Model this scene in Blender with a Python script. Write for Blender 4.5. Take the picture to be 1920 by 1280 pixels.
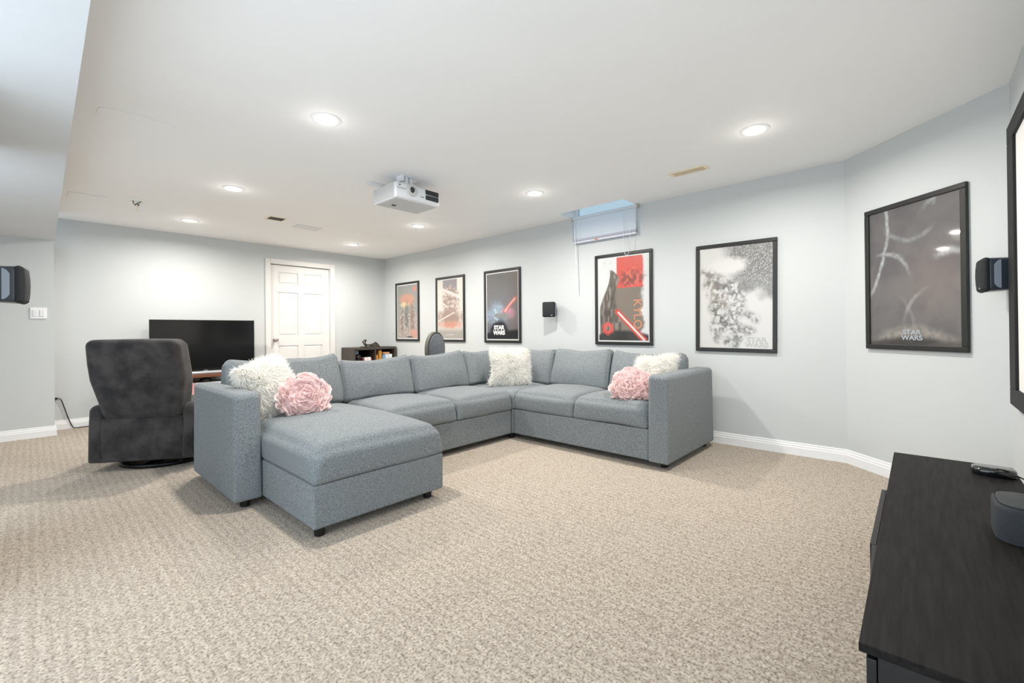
import bpy, bmesh, math, random
import numpy as np
from mathutils import Vector, Matrix, noise

for o in list(bpy.data.objects):
    bpy.data.objects.remove(o)
scene = bpy.context.scene
COL = scene.collection
rnd = random.Random(7)
PI = math.pi

# ------------------------------------------------------------------ camera, world, exposure
F_PX, YAW, PITCH, ROLL, CAM_Z = 828.8222, .8287, .0043, -.0094, 1.0249
fw = Vector((math.sin(YAW)*math.cos(PITCH), math.cos(YAW)*math.cos(PITCH), math.sin(PITCH)))
rt = Vector((math.cos(YAW), -math.sin(YAW), 0)); up = rt.cross(fw)
c_, s_ = math.cos(ROLL), math.sin(ROLL)
rt2 = c_*rt + s_*up; up2 = -s_*rt + c_*up
cam_d = bpy.data.cameras.new('camera'); cam = bpy.data.objects.new('camera', cam_d); COL.objects.link(cam)
cam_d.sensor_width = 36; cam_d.sensor_fit = 'HORIZONTAL'; cam_d.lens = 36*F_PX/1920
cam_d.shift_y = -23.134/1920; cam_d.clip_start = .05
cam.matrix_world = Matrix(((rt2.x, up2.x, -fw.x, 0), (rt2.y, up2.y, -fw.y, 0), (rt2.z, up2.z, -fw.z, CAM_Z), (0, 0, 0, 1)))
scene.camera = cam

w = bpy.data.worlds.new('daylight'); scene.world = w; w.use_nodes = True
bg = w.node_tree.nodes['Background']
bg.inputs[0].default_value = (.80, .91, 1.0, 1); bg.inputs[1].default_value = 2.3
scene.view_settings.view_transform = 'Standard'; scene.view_settings.look = 'None'
scene.view_settings.gamma = 1; scene.view_settings.use_curve_mapping = False
scene.view_settings.exposure = 0.22
LAMP_W = 23.0            # watts of each recessed lamp
LAMP_COL = (1.0, .955, .885)

# ------------------------------------------------------------------ materials
def lin(c):
    if isinstance(c, str):
        c = [int(c[i:i+2], 16) for i in (0, 2, 4)]
    return tuple(((v/255)/12.92 if v/255 <= .04045 else ((v/255+.055)/1.055)**2.4) for v in c) + (1,)
MATS = {}
def mat(name, col, rough=.6, col2=None, scale=30, detail=3, bump=0, bscale=None, metal=0, coat=0, spec=.5, emit=0, sheen=0, stretch=None, contrast=(.35, .65), trans=0, bdist=.002):
    if name in MATS: return MATS[name]
    m = bpy.data.materials.new(name); m.use_nodes = True; nt = m.node_tree; N = nt.nodes; L = nt.links
    b = N['Principled BSDF']
    b.inputs['Base Color'].default_value = lin(col); b.inputs['Roughness'].default_value = rough
    b.inputs['Metallic'].default_value = metal; b.inputs['Coat Weight'].default_value = coat
    b.inputs['Coat Roughness'].default_value = .06
    b.inputs['Specular IOR Level'].default_value = spec; b.inputs['Sheen Weight'].default_value = sheen
    b.inputs['Transmission Weight'].default_value = trans
    if emit:
        b.inputs['Emission Color'].default_value = lin(col); b.inputs['Emission Strength'].default_value = emit
    if col2 or bump:
        tc = N.new('ShaderNodeTexCoord'); mp = N.new('ShaderNodeMapping'); L.new(tc.outputs['Object'], mp.inputs[0])
        if stretch: mp.inputs['Scale'].default_value = stretch
    if col2:
        n = N.new('ShaderNodeTexNoise'); n.inputs['Scale'].default_value = scale; n.inputs['Detail'].default_value = detail
        L.new(mp.outputs[0], n.inputs['Vector'])
        r = N.new('ShaderNodeValToRGB'); r.color_ramp.elements[0].position, r.color_ramp.elements[1].position = contrast
        r.color_ramp.elements[0].color = lin(col2); r.color_ramp.elements[1].color = lin(col)
        L.new(n.outputs[0], r.inputs[0]); L.new(r.outputs[0], b.inputs['Base Color'])
    if bump:
        n2 = N.new('ShaderNodeTexNoise'); n2.inputs['Scale'].default_value = bscale or scale; n2.inputs['Detail'].default_value = 2
        L.new(mp.outputs[0], n2.inputs['Vector'])
        bp = N.new('ShaderNodeBump'); bp.inputs['Strength'].default_value = bump; bp.inputs['Distance'].default_value = bdist
        L.new(n2.outputs[0], bp.inputs['Height']); L.new(bp.outputs[0], b.inputs['Normal'])
    MATS[name] = m
    return m

M_WALL = mat('wall_paint', 'c8cccd', .75, bump=.08, bscale=260)
M_CEIL = mat('ceiling_paint', 'fafafa', .7, 'f8f8f8', scale=3, bump=.12, bscale=90, bdist=.003)
M_TRIM = mat('trim_paint', 'f0f1f3', .35)
M_DOOR = mat('door_paint', 'dddcdb', .45)
M_BLACKFRAME = mat('frame_black', '1c1d1c', .42, '232423', scale=60)
M_SOFA = mat('sofa_fabric', '8f9598', .95, '686e72', scale=190, detail=6, bump=.6, bscale=260, sheen=.05, spec=.1, contrast=(.36, .64), bdist=.003)
M_LEG = mat('black_plastic', '0d0d0e', .4)
M_SUEDE = mat('recliner_suede', '434040', .85, '292829', scale=9, detail=5, bump=.25, bscale=120, sheen=.15, spec=.15)
M_BLACKMETAL = mat('black_metal', '16171a', .35, metal=.5)
M_WHITEFUR = mat('white_fur', 'fbfaf6', .9, sheen=.3, spec=.2)
M_WHITECLOTH = mat('white_cloth', 'f1f1ee', .9, bump=.2, bscale=200)
M_PINK = mat('pink_felt', 'fdecea', .9, 'fae0df', scale=40, sheen=.3, spec=.1)
M_TVSCREEN = mat('tv_screen', '060607', .12, spec=.5)
M_TVBEZEL = mat('tv_bezel', '0c0c0d', .3)
M_SILVER = mat('silver_plastic', 'b9bcc2', .35, metal=.3)
M_WALNUT = mat('walnut_wood', '7a4a30', .5, '55301e', scale=6, stretch=(1, 14, 14), detail=5)
M_DARKWOOD = mat('black_brown_wood', '211e1e', .55, '0e0d0d', scale=5, detail=6, stretch=(1.2, 16, 16), bump=.25, bscale=40, bdist=.001, spec=.15)
M_DARKWOOD2 = mat('dark_foil', '17181a', .4)
M_SHELFWOOD = mat('shelf_black_brown', '3d3833', .5, '4a443e', scale=5, stretch=(2, 14, 14))
M_SPEAKER = mat('speaker_black', '1b1d20', .35, bump=.1, bscale=500)
M_GRILLE = mat('speaker_grille', '17191b', .75, '22252a', scale=700)
M_SPKSIDE = mat('speaker_grey', '8a95a4', .4)
M_CAB = mat('speaker_cabinet', '363d45', .32)
M_PROJ = mat('projector_white', 'e6e8ec', .3)
M_PROJGREY = mat('projector_grey', 'c6c8c8', .4)
M_DARK = mat('dark_void', '101113', .6)
M_GRATE = mat('projector_grate', '3d4248', .5)
M_LENS = mat('lens_glass', '0a0b10', .05, coat=1)
M_CHROME = mat('brushed_nickel', 'b4aea8', .25, metal=1)
M_BRASS = mat('cream_brass', 'f3e6cb', .45)
M_BLIND = mat('blind_vinyl', 'eef1f6', .45)
M_BLINDRAIL = mat('blind_rail', 'cfd2de', .45)
M_ORANGE = mat('orange_plastic', 'c8703a', .5)
M_BRACKET = mat('beige_bracket', 'c2bbae', .5)
M_OLIVE = mat('chair_rim', '5d5c55', .6, '4a4a45', scale=60)
M_CHAIRFAB = mat('chair_velvet', '676e78', .85, '575d66', scale=18, sheen=.4)
M_BRONZE = mat('sculpture_bronze', '6a675c', .3, '2b2a26', scale=14, metal=.7)
M_CORD = mat('black_rubber', '111112', .5)
M_SCREEN = mat('projection_screen', 'efefec', .8)
M_VELVET = mat('screen_velvet', '0c0d0f', .7)
M_SOUNDFAB = mat('speaker_mesh', '2c2f33', .85, '383c41', scale=600)
M_SOUNDTOP = mat('speaker_top', '303236', .5)
M_GLOSSBLACK = mat('gloss_black', '08080a', .12, coat=.6)

def add_translucent(m, fac, col):
    nt = m.node_tree; N = nt.nodes; L = nt.links; b = N['Principled BSDF']; t = N.new('ShaderNodeBsdfTranslucent'); t.inputs[0].default_value = lin(col)
    mx = N.new('ShaderNodeMixShader'); mx.inputs[0].default_value = fac; L.new(b.outputs[0], mx.inputs[1]); L.new(t.outputs[0], mx.inputs[2]); L.new(mx.outputs[0], N['Material Output'].inputs[0])
add_translucent(M_WHITEFUR, .45, 'fbfaf7'); add_translucent(M_BLIND, .35, 'f4f7fb'); add_translucent(M_PINK, .3, 'fae6e6')

def mat_carpet():
    m = bpy.data.materials.new('loop_carpet'); m.use_nodes = True; nt = m.node_tree; N = nt.nodes; L = nt.links
    b = N['Principled BSDF']; b.inputs['Roughness'].default_value = 1; b.inputs['Specular IOR Level'].default_value = .1
    b.inputs['Sheen Weight'].default_value = .2
    tc = N.new('ShaderNodeTexCoord'); mp = N.new('ShaderNodeMapping'); L.new(tc.outputs['Object'], mp.inputs[0])
    mp.inputs['Scale'].default_value = (1.0, .8, 1)
    vo = N.new('ShaderNodeTexVoronoi'); vo.inputs['Scale'].default_value = 78; L.new(mp.outputs[0], vo.inputs['Vector'])
    wv = N.new('ShaderNodeTexWave'); wv.bands_direction = 'X'; wv.inputs['Scale'].default_value = 7.8
    wv.inputs['Distortion'].default_value = 1.2; wv.inputs['Detail'].default_value = 2; wv.inputs['Detail Scale'].default_value = 3
    L.new(tc.outputs['Object'], wv.inputs['Vector'])
    n1 = N.new('ShaderNodeTexNoise'); n1.inputs['Scale'].default_value = 120; n1.inputs['Detail'].default_value = 3; L.new(tc.outputs['Object'], n1.inputs['Vector'])
    n2 = N.new('ShaderNodeTexNoise'); n2.inputs['Scale'].default_value = 420; n2.inputs['Detail'].default_value = 2; L.new(tc.outputs['Object'], n2.inputs['Vector'])
    rp = N.new('ShaderNodeValToRGB'); e = rp.color_ramp.elements
    e[0].position = .34; e[0].color = lin('94836f'); e[1].position = .5; e[1].color = lin('ccc0b1')
    e2 = e.new(.72); e2.color = lin('dacfc2')
    L.new(n1.outputs[0], rp.inputs[0])
    mx = N.new('ShaderNodeMix'); mx.data_type = 'RGBA'; mx.blend_type = 'MULTIPLY'; mx.inputs[0].default_value = .55
    rv = N.new('ShaderNodeValToRGB'); rv.color_ramp.elements[0].position = .25; rv.color_ramp.elements[0].color = (1, 1, 1, 1)
    rv.color_ramp.elements[1].position = .85; rv.color_ramp.elements[1].color = (.45, .40, .36, 1)
    L.new(vo.outputs['Distance'], rv.inputs[0])
    L.new(rp.outputs[0], mx.inputs[6]); L.new(rv.outputs[0], mx.inputs[7])
    mx2 = N.new('ShaderNodeMix'); mx2.data_type = 'RGBA'; mx2.blend_type = 'MULTIPLY'; mx2.inputs[0].default_value = .13
    L.new(mx.outputs[2], mx2.inputs[6]); L.new(wv.outputs['Color'], mx2.inputs[7])
    L.new(mx2.outputs[2], b.inputs['Base Color'])
    a = N.new('ShaderNodeMath'); a.operation = 'MULTIPLY_ADD'; a.inputs[1].default_value = -1.0
    L.new(vo.outputs['Distance'], a.inputs[0]); L.new(n2.outputs[0], a.inputs[2])
    a2 = N.new('ShaderNodeMath'); a2.operation = 'MULTIPLY_ADD'; a2.inputs[1].default_value = .25; L.new(wv.outputs['Fac'], a2.inputs[0]); L.new(a.outputs[0], a2.inputs[2])
    bp = N.new('ShaderNodeBump'); bp.inputs['Strength'].default_value = .7; bp.inputs['Distance'].default_value = .005
    L.new(a2.outputs[0], bp.inputs['Height']); L.new(bp.outputs[0], b.inputs['Normal'])
    return m
M_CARPET = mat_carpet()

def mat_emit(name, col, strength):
    m = bpy.data.materials.new(name); m.use_nodes = True; b = m.node_tree.nodes['Principled BSDF']
    b.inputs['Base Color'].default_value = lin(col); b.inputs['Emission Color'].default_value = lin(col); b.inputs['Emission Strength'].default_value = strength
    return m
M_BULB = mat_emit('lit_bulb', 'fff3e0', 9)

def mat_glass():
    m = bpy.data.materials.new('window_glass'); m.use_nodes = True; nt = m.node_tree; N = nt.nodes; L = nt.links
    t = N.new('ShaderNodeBsdfTransparent'); t.inputs[0].default_value = (.474, .523, .545, 1)
    g = N.new('ShaderNodeBsdfGlossy'); g.inputs['Roughness'].default_value = .05
    mx = N.new('ShaderNodeMixShader'); mx.inputs[0].default_value = .06
    L.new(t.outputs[0], mx.inputs[1]); L.new(g.outputs[0], mx.inputs[2]); L.new(mx.outputs[0], N['Material Output'].inputs[0])
    return m
M_GLASS = mat_glass()

def mat_print(name, rough=.35, coat=.7):
    m = bpy.data.materials.new(name); m.use_nodes = True; nt = m.node_tree; N = nt.nodes; b = N['Principled BSDF']
    a = N.new('ShaderNodeAttribute'); a.attribute_name = 'ink'; nt.links.new(a.outputs['Color'], b.inputs['Base Color'])
    b.inputs['Roughness'].default_value = rough; b.inputs['Coat Weight'].default_value = coat; b.inputs['Coat Roughness'].default_value = .04
    return m
M_PRINT = mat_print('poster_print')

# ------------------------------------------------------------------ mesh helpers
def obj(name, bm, m, parent=None, smooth=False, loc=None, rot=None):
    if isinstance(bm, bpy.types.Mesh): me = bm
    else:
        me = bpy.data.meshes.new(name); bmesh.ops.recalc_face_normals(bm, faces=bm.faces); bm.to_mesh(me); bm.free()
        if m: me.materials.append(m)
        if smooth:
            me.polygons.foreach_set('use_smooth', [True]*len(me.polygons))
            if smooth not in ('all', 'soft'): me.set_sharp_from_angle(angle=math.radians(smooth if smooth is not True else 40))
    o = bpy.data.objects.new(name, me); COL.objects.link(o)
    if smooth == 'soft':
        md = o.modifiers.new('weighted_normal', 'WEIGHTED_NORMAL'); md.mode = 'FACE_AREA_WITH_ANGLE'; md.weight = 50
    if parent: o.parent = parent
    if loc: o.location = loc
    if rot: o.rotation_euler = rot
    return o
def thing(name, label, cat, loc=(0, 0, 0), rotz=0, group=None):
    o = bpy.data.objects.new(name, None); COL.objects.link(o); o.empty_display_size = .1
    o.location = loc; o.rotation_euler = (0, 0, rotz); o['label'] = label; o['category'] = cat
    if group: o['group'] = group
    return o
def tag(o, label, cat, group=None):
    o['label'] = label; o['category'] = cat
    if group: o['group'] = group
    return o
def struct(o, label=None, cat=None):
    o['kind'] = 'structure'
    if label: o['label'] = label
    if cat: o['category'] = cat
    return o
def box(bm, x0, x1, y0, y1, z0, z1, bev=0, seg=2, mtx=None):
    r = bmesh.ops.create_cube(bm, size=1)
    vs = r['verts']
    bmesh.ops.scale(bm, vec=(x1-x0, y1-y0, z1-z0), verts=vs)
    bmesh.ops.translate(bm, vec=((x0+x1)/2, (y0+y1)/2, (z0+z1)/2), verts=vs)
    if bev:
        es = list({e for v in vs for e in v.link_edges})
        rr = bmesh.ops.bevel(bm, geom=es, offset=bev, segments=seg, profile=.5, affect='EDGES')
        vs = list({v for f in rr['faces'] for v in f.verts} | {v for v in vs if v.is_valid})
    if mtx is not None: bmesh.ops.transform(bm, matrix=mtx, verts=vs)
    return vs
def B(*a, **k):
    bm = bmesh.new(); box(bm, *a, **k); return bm
def lathe(bm, prof, seg=32, center=(0, 0, 0), axis='z', cap=True):
    rings = []
    for r, z in prof:
        ring = []
        for i in range(seg):
            t = 2*PI*i/seg; p = (r*math.cos(t), r*math.sin(t), z)
            if axis == 'y': p = (p[0], p[2], p[1])
            if axis == 'x': p = (p[2], p[0], p[1])
            ring.append(bm.verts.new((p[0]+center[0], p[1]+center[1], p[2]+center[2])))
        rings.append(ring)
    for a, b in zip(rings, rings[1:]):
        for i in range(seg): bm.faces.new((a[i], a[(i+1) % seg], b[(i+1) % seg], b[i]))
    for ring in (rings[0], rings[-1]) if cap else ():
        try: bm.faces.new(ring)
        except ValueError: pass
    bmesh.ops.remove_doubles(bm, verts=[v for r in rings for v in r], dist=1e-6)
def tube(bm, pts, r, seg=8):
    pts = [Vector(p) for p in pts]; rings = []
    for i, p in enumerate(pts):
        d = (pts[min(i+1, len(pts)-1)]-pts[max(i-1, 0)]).normalized()
        a = d.orthogonal().normalized() if i == 0 else (rings_a - d*rings_a.dot(d)).normalized()
        rings_a = a; b = d.cross(a); rr = r[i] if isinstance(r, (list, tuple)) else r
        rings.append([bm.verts.new(p+rr*(math.cos(2*PI*k/seg)*a+math.sin(2*PI*k/seg)*b)) for k in range(seg)])
    for u, v in zip(rings, rings[1:]):
        for k in range(seg): bm.faces.new((u[k], u[(k+1) % seg], v[(k+1) % seg], v[k]))
    bm.faces.new(rings[0]); bm.faces.new(rings[-1])
def spline(pts, n=8):
    P = [Vector(p) for p in pts]; P = [2*P[0]-P[1]]+P+[2*P[-1]-P[-2]]; out = []
    for i in range(1, len(P)-2):
        for k in range(n):
            t = k/n; a, b, c, d = P[i-1:i+3]
            out.append(.5*((2*b)+(c-a)*t+(2*a-5*b+4*c-d)*t*t+(3*b-a-3*c+d)*t**3))
    return out+[P[-2]]
def prism(bm, poly, z0, z1):
    a = [bm.verts.new((x, y, z0)) for x, y in poly]; b = [bm.verts.new((x, y, z1)) for x, y in poly]; n = len(poly)
    bm.faces.new(a); bm.faces.new(b)
    for i in range(n): bm.faces.new((a[i], a[(i+1) % n], b[(i+1) % n], b[i]))
def sweep_profile(bm, path, prof):
    # path: list of (x, y) with outward (room side) normals to the left; prof: list of (offset_from_wall, z); mitred corners
    P = [Vector(p) for p in path]; rings = []
    for i, p in enumerate(P):
        d0 = (P[i]-P[i-1]).normalized() if i else (P[1]-P[0]).normalized()
        d1 = (P[i+1]-P[i]).normalized() if i < len(P)-1 else d0
        n0 = Vector((-d0.y, d0.x)); n1 = Vector((-d1.y, d1.x)); n = (n0+n1).normalized(); k = 1/max(.3, n.dot(n0))
        rings.append([bm.verts.new((p.x+n.x*k*o, p.y+n.y*k*o, z)) for o, z in prof])
    for a, b in zip(rings, rings[1:]):
        for i in range(len(prof)): bm.faces.new((a[i], a[(i+1) % len(prof)], b[(i+1) % len(prof)], b[i]))
    bm.faces.new(rings[0]); bm.faces.new(rings[-1])
def samples(s, r, n, m=4):
    r = min(r, s*.98)
    arc = [-s+r*(k/m) for k in range(m)]
    inner = [-(s-r)+2*(s-r)*k/n for k in range(n+1)]
    return arc+inner+[-v for v in reversed(arc)]
def softbox(sx, sy, sz, rt_, rb_, bulge=(0, 0, 0, 0), n=8, wr=0, wscale=5, seed=0, shear=None):
    """cushion: size sx sy sz centred at 0; top and bottom edge radii; bulge = (x, y, z top, z bottom)"""
    bm = bmesh.new(); hx, hy, hz = sx/2, sy/2, sz/2
    rm = max(rt_, rb_); X, Y, Z = samples(hx, rm, n), samples(hy, rm, n), samples(hz, min(rm, hz*.9), 4)
    cache = {}
    def V(x, y, z):
        k = (round(x, 5), round(y, 5), round(z, 5))
        if k in cache: return cache[k]
        t = min(1, max(0, (z/hz+1)/2)); r = rb_+(rt_-rb_)*(t*t*(3-2*t)); r = min(r, hz*.98)
        q = Vector((max(-hx+r, min(hx-r, x)), max(-hy+r, min(hy-r, y)), max(-hz+r, min(hz-r, z))))
        d = Vector((x, y, z))-q
        p = q+(d.normalized()*r if d.length > 1e-7 else d)
        u, v, ww = x/hx, y/hy, z/hz
        fu, fv, fz = max(0, 1-u*u), max(0, 1-v*v), max(0, 1-ww*ww)
        p.x += bulge[0]*u*(fv**.7)*(fz**.7); p.y += bulge[1]*v*(fu**.7)*(fz**.7)
        p.z += (bulge[2]*t - bulge[3]*(1-t))*(fu**.6)*(fv**.6)
        if wr:
            nz = noise.noise_vector(p*wscale+Vector((seed*3.1, seed*1.7, seed)))
            p += nz*wr
        if shear: p = shear(p, u, v, ww)
        cache[k] = bm.verts.new(p); return cache[k]
    def face(A, Bc, f):
        for i in range(len(A)-1):
            for j in range(len(Bc)-1):
                vs = [f(A[i], Bc[j]), f(A[i+1], Bc[j]), f(A[i+1], Bc[j+1]), f(A[i], Bc[j+1])]
                vs = [V(*v) for v in vs]
                if len(set(vs)) == 4: bm.faces.new(vs)
    for s in (-1, 1):
        face(X, Y, lambda a, b: (a, b, s*hz)); face(X, Z, lambda a, b: (a, s*hy, b)); face(Y, Z, lambda a, b: (s*hx, a, b))
    return bm

# ------------------------------------------------------------------ the room
XR, YB, HC = 4.1954, 6.88, 2.30
XC, YC = 3.469, -.367            # corner between the angled wall and the front wall
YL, XL, ZS = 6.53, .17, 2.0      # nib wall at left, soffit height
T = .12
DX0, DX1, DZ = 2.351, 3.224, 2.032   # door opening
WY0, WY1, WZ0, WZ1 = 2.10, 2.89, 2.03, 2.62   # window opening in the right wall
HX = 3.915                            # ceiling notch below the window

bm = bmesh.new(); prism(bm, [(-.45, -.3), (.3, -.3), (.3, YC-T), (XC+.02, YC-T), (XR+T, .35), (XR+T, YB+T), (-1.0, YB+T), (-1.0, 4.1), (-.45, 4.1)], -.08, 0)  # left edge cut short out of view so world light reaches the ceiling
struct(obj('floor', bm, M_CARPET), 'beige loop pile carpet covering the visible floor', 'carpet')
bm = bmesh.new()
XS0, XS1 = .095, .174
for poly in ([(XS0-.3, -2.2), (HX, -2.2), (HX, YB+T), (XS0-.3, YB+T)], [(HX, YC-T), (XR+T, .2), (XR+T, WY0), (HX, WY0)], [(HX, WY1), (XR+T, WY1), (XR+T, YB+T), (HX, YB+T)]):
    prism(bm, poly, HC, HC+.06)
struct(obj('ceiling', bm, M_CEIL), 'white textured ceiling with recessed lamps', 'ceiling')
bm = bmesh.new(); prism(bm, [(-1.0, -2.2), (XS0-.015, -2.2), (XS1, YL), (-1.0, YL)], ZS, HC+.05)
struct(obj('ceiling_soffit', bm, mat('ceiling_paint_dimmed', 'd9dcdf', .7, 'd6d9dc', scale=3, bump=.12, bscale=90, bdist=.003)), 'lowered white ceiling soffit at the left', 'ceiling')  # ceiling paint in a greyer copy, offsetting strong light on the soffit
bm = bmesh.new(); box(bm, .0, DX0, YB, YB+T, 0, HC); box(bm, DX1, XR, YB, YB+T, 0, HC); box(bm, DX0, DX1, YB, YB+T, DZ, HC)
box(bm, DX0, DX1, YB+T-.02, YB+T, 0, DZ)
struct(obj('wall_back', bm, M_WALL), 'pale grey wall with the white door', 'wall')
struct(obj('wall_left', B(-1.0, XL, YL, YB+T, 0, ZS), M_WALL), 'pale grey wall nib under the soffit', 'wall')
bm = bmesh.new(); y0 = .4
box(bm, XR, XR+T, y0, WY0, 0, HC); box(bm, XR, XR+T, WY1, YB+T, 0, HC); box(bm, XR, XR+T, WY0, WY1, 0, WZ0); box(bm, XR, XR+T, WY0, WY1, WZ1-.03, WZ1)
struct(obj('wall_right', bm, M_WALL), 'long pale grey wall with five posters', 'wall')
ax, ay = XC-XR, YC-.4; al = math.hypot(ax, ay); ax /= al; ay /= al; nx, ny = -ay, ax   # (nx, ny) points out of the room
nx, ny = (nx, ny) if nx > 0 else (-nx, -ny)
bm = bmesh.new(); prism(bm, [(XR, .4), (XC, YC), (XC+nx*T, YC+ny*T-.05), (XR+T, .4)], 0, HC)
struct(obj('wall_angled', bm, M_WALL), 'angled pale grey wall beside the projection screen', 'wall')
struct(obj('wall_front', B(.3, XC, YC-T, YC, 0, HC), M_WALL), 'pale grey wall carrying the projection screen', 'wall')
struct(obj('wall_stub', B(-.34, -.21, 2.6, 3.5, 0, ZS), M_WALL), 'short wall carrying the left loudspeaker', 'wall')


struct(obj('wall_light_block', B(-1.1, -1.0, 4.1, YB+T, 0, ZS), M_WALL), 'unseen pale grey side wall added to block light', 'wall')  # unseen wall added to keep world light off the nib and far soffit

prof = [(0, 0), (.014, 0), (.014, .062), (.010, .066), (.010, .078), (.006, .086), (.006, .098), (0, .102)]
def baseb(name, path, parent=None):
    bm = bmesh.new(); sweep_profile(bm, path, prof); return struct(obj(name, bm, M_TRIM, smooth=20))
baseb('baseboard_right', [(XR, .4), (XR, YB)])
baseb('baseboard_angled', [(XC, YC), (XR, .4)])
baseb('baseboard_front', [(.3, YC), (XC, YC)])
baseb('baseboard_back', [(XR, YB), (DX1+.075, YB)]); baseb('baseboard_back', [(DX0-.07, YB), (XL, YB)])
baseb('baseboard_left', [(XL, YB), (XL, YL), (-1.0, YL)])

# window and its ceiling notch
bm = bmesh.new()
for y in (WY0-.02, WY1): box(bm, HX, XR+T, y, y+.02, HC+.06, WZ1)
box(bm, HX-.02, HX, WY0-.02, WY1+.02, HC+.06, WZ1); box(bm, HX-.02, XR+T, WY0-.02, WY1+.02, WZ1, WZ1+.02)
struct(obj('trim_1', bm, M_TRIM), 'white light well in the ceiling at the basement window', 'trim')
win = bpy.data.objects.new('window_1', None); COL.objects.link(win); struct(win, 'small high basement window behind the white blind', 'window')
bm = bmesh.new()
for a in ((WY0, WY0+.035, WZ0, WZ1), (WY1-.035, WY1, WZ0, WZ1), (WY0, WY1, WZ0, WZ0+.035), (WY0, WY1, WZ1-.035, WZ1)):
    box(bm, XR+.04, XR+.09, *a)
obj('window_frame', bm, M_TRIM, win)
obj('pane', B(XR+.06, XR+.066, WY0+.03, WY1-.03, WZ0+.03, WZ1-.03), M_GLASS, win)

# door
dr = bpy.data.objects.new('door_1', None); COL.objects.link(dr); dr.location = (DX0, YB, 0); struct(dr, 'white six panel door in the back wall', 'door')
dw = DX1-DX0; f = .028                    # local: x 0..dw, wall plane y = 0
obj('slab', B(.004, dw-.004, f+.012, f+.04, .008, DZ-.006), M_DOOR, dr)
cols = [(.115, .395), (.480, .760)]; cols = [(a*dw/.873, b*dw/.873) for a, b in cols]
rows = [(.22, .84), (.99, 1.63), (1.755, 1.925)]
bm = bmesh.new()
xs = [.004, cols[0][0], cols[0][1], cols[1][0], cols[1][1], dw-.004]
for a, b in ((0, 1), (2, 3), (4, 5)): box(bm, xs[a], xs[b], f, f+.013, .008, DZ-.006)
zs = [.008, rows[0][0], rows[0][1], rows[1][0], rows[1][1], rows[2][0], rows[2][1], DZ-.006]
for a in (0, 2, 4, 6):
    for x0, x1 in cols: box(bm, x0, x1, f, f+.013, zs[a], zs[a+1])
obj('stile_frame', bm, M_DOOR, dr)
for x0, x1 in cols:
    for z0, z1 in rows:
        bm = bmesh.new(); g = .028
        o_ = [(x0+.008, z0+.008), (x1-.008, z0+.008), (x1-.008, z1-.008), (x0+.008, z1-.008)]; i_ = [(x0+g, z0+g), (x1-g, z0+g), (x1-g, z1-g), (x0+g, z1-g)]
        A = [bm.verts.new((x, f+.012, z)) for x, z in o_]; Bq = [bm.verts.new((x, f+.003, z)) for x, z in i_]
        bm.faces.new(Bq); bm.faces.new(A)
        for k in range(4): bm.faces.new((A[k], A[(k+1) % 4], Bq[(k+1) % 4], Bq[k]))
        obj('panel', bm, M_DOOR, dr)
cp = [(-.072, -.004), (dw+.004, dw+.078)]
obj('casing', B(-.072, -.002, -.018, .0, 0, DZ+.075, .006), M_DOOR, dr); obj('casing', B(dw+.002, dw+.078, -.018, .0, 0, DZ+.075, .006), M_DOOR, dr)
obj('casing', B(-.002, dw+.002, -.018, .0, DZ+.002, DZ+.075, .006), M_DOOR, dr)
obj('jamb', B(dw-.004, dw, 0, f, 0, DZ), M_DOOR, dr)
bm = bmesh.new(); lathe(bm, [(.001, 0), (.030, 0), (.030, .006), (.012, .010), (.012, .032), (.024, .040), (.029, .052), (.026, .066), (.012, .073), (.001, .074)], 24, axis='y')
bmesh.ops.scale(bm, vec=(1, -1, 1), verts=bm.verts); obj('knob', bm, M_CHROME, dr, smooth=True, loc=(.066, f, .93))

# ------------------------------------------------------------------ recessed lamps
lamps = [(1.20, 2.59, 'recessed ceiling lamp in the left row, nearest the camera'), (1.21, 4.41, 'recessed ceiling lamp in the left row, second from the camera'),
         (1.215, 6.0, 'recessed ceiling lamp in the left row, nearest the television wall'), (3.16, 6.01, 'recessed ceiling lamp in the right row, farthest in the back corner'),
         (3.16, 4.41, 'recessed ceiling lamp shining just below and behind the projector'), (3.165, 2.6, 'recessed ceiling lamp between the projector and the window blind'),
         (3.145, .757, 'recessed ceiling lamp at right, beyond the brass vent')]
for x, y, lab in lamps:
    t = thing('recessed_light', lab, 'ceiling lamp', (x, y, HC), 0, 'recessed ceiling lamps')
    bm = bmesh.new(); lathe(bm, [(.058, -.0005), (.085, -.0005), (.083, -.005), (.066, -.009), (.058, -.004), (.058, -.0005)], 40, cap=False); obj('trim_ring', bm, M_TRIM, t, smooth=30)
    bm = bmesh.new(); lathe(bm, [(.001, -.016), (.03, -.014), (.05, -.008), (.058, -.0008), (.001, -.0006)], 32); obj('bulb', bm, M_BULB, t, smooth=50)
    ld = bpy.data.lights.new('lamp_light', 'AREA'); ld.shape = 'DISK'; ld.size = .12; ld.spread = math.radians(171); ld.energy = LAMP_W; ld.color = LAMP_COL
    lo = bpy.data.objects.new('lamp_light', ld); COL.objects.link(lo); lo.parent = t; lo.location = (0, 0, -.03)
    lp = bpy.data.lights.new('lamp_glow', 'POINT'); lp.energy = LAMP_W*.014; lp.color = LAMP_COL; lp.shadow_soft_size = .05
    lo = bpy.data.objects.new('lamp_glow', lp); COL.objects.link(lo); lo.parent = t; lo.location = (0, 0, -.09)

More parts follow.
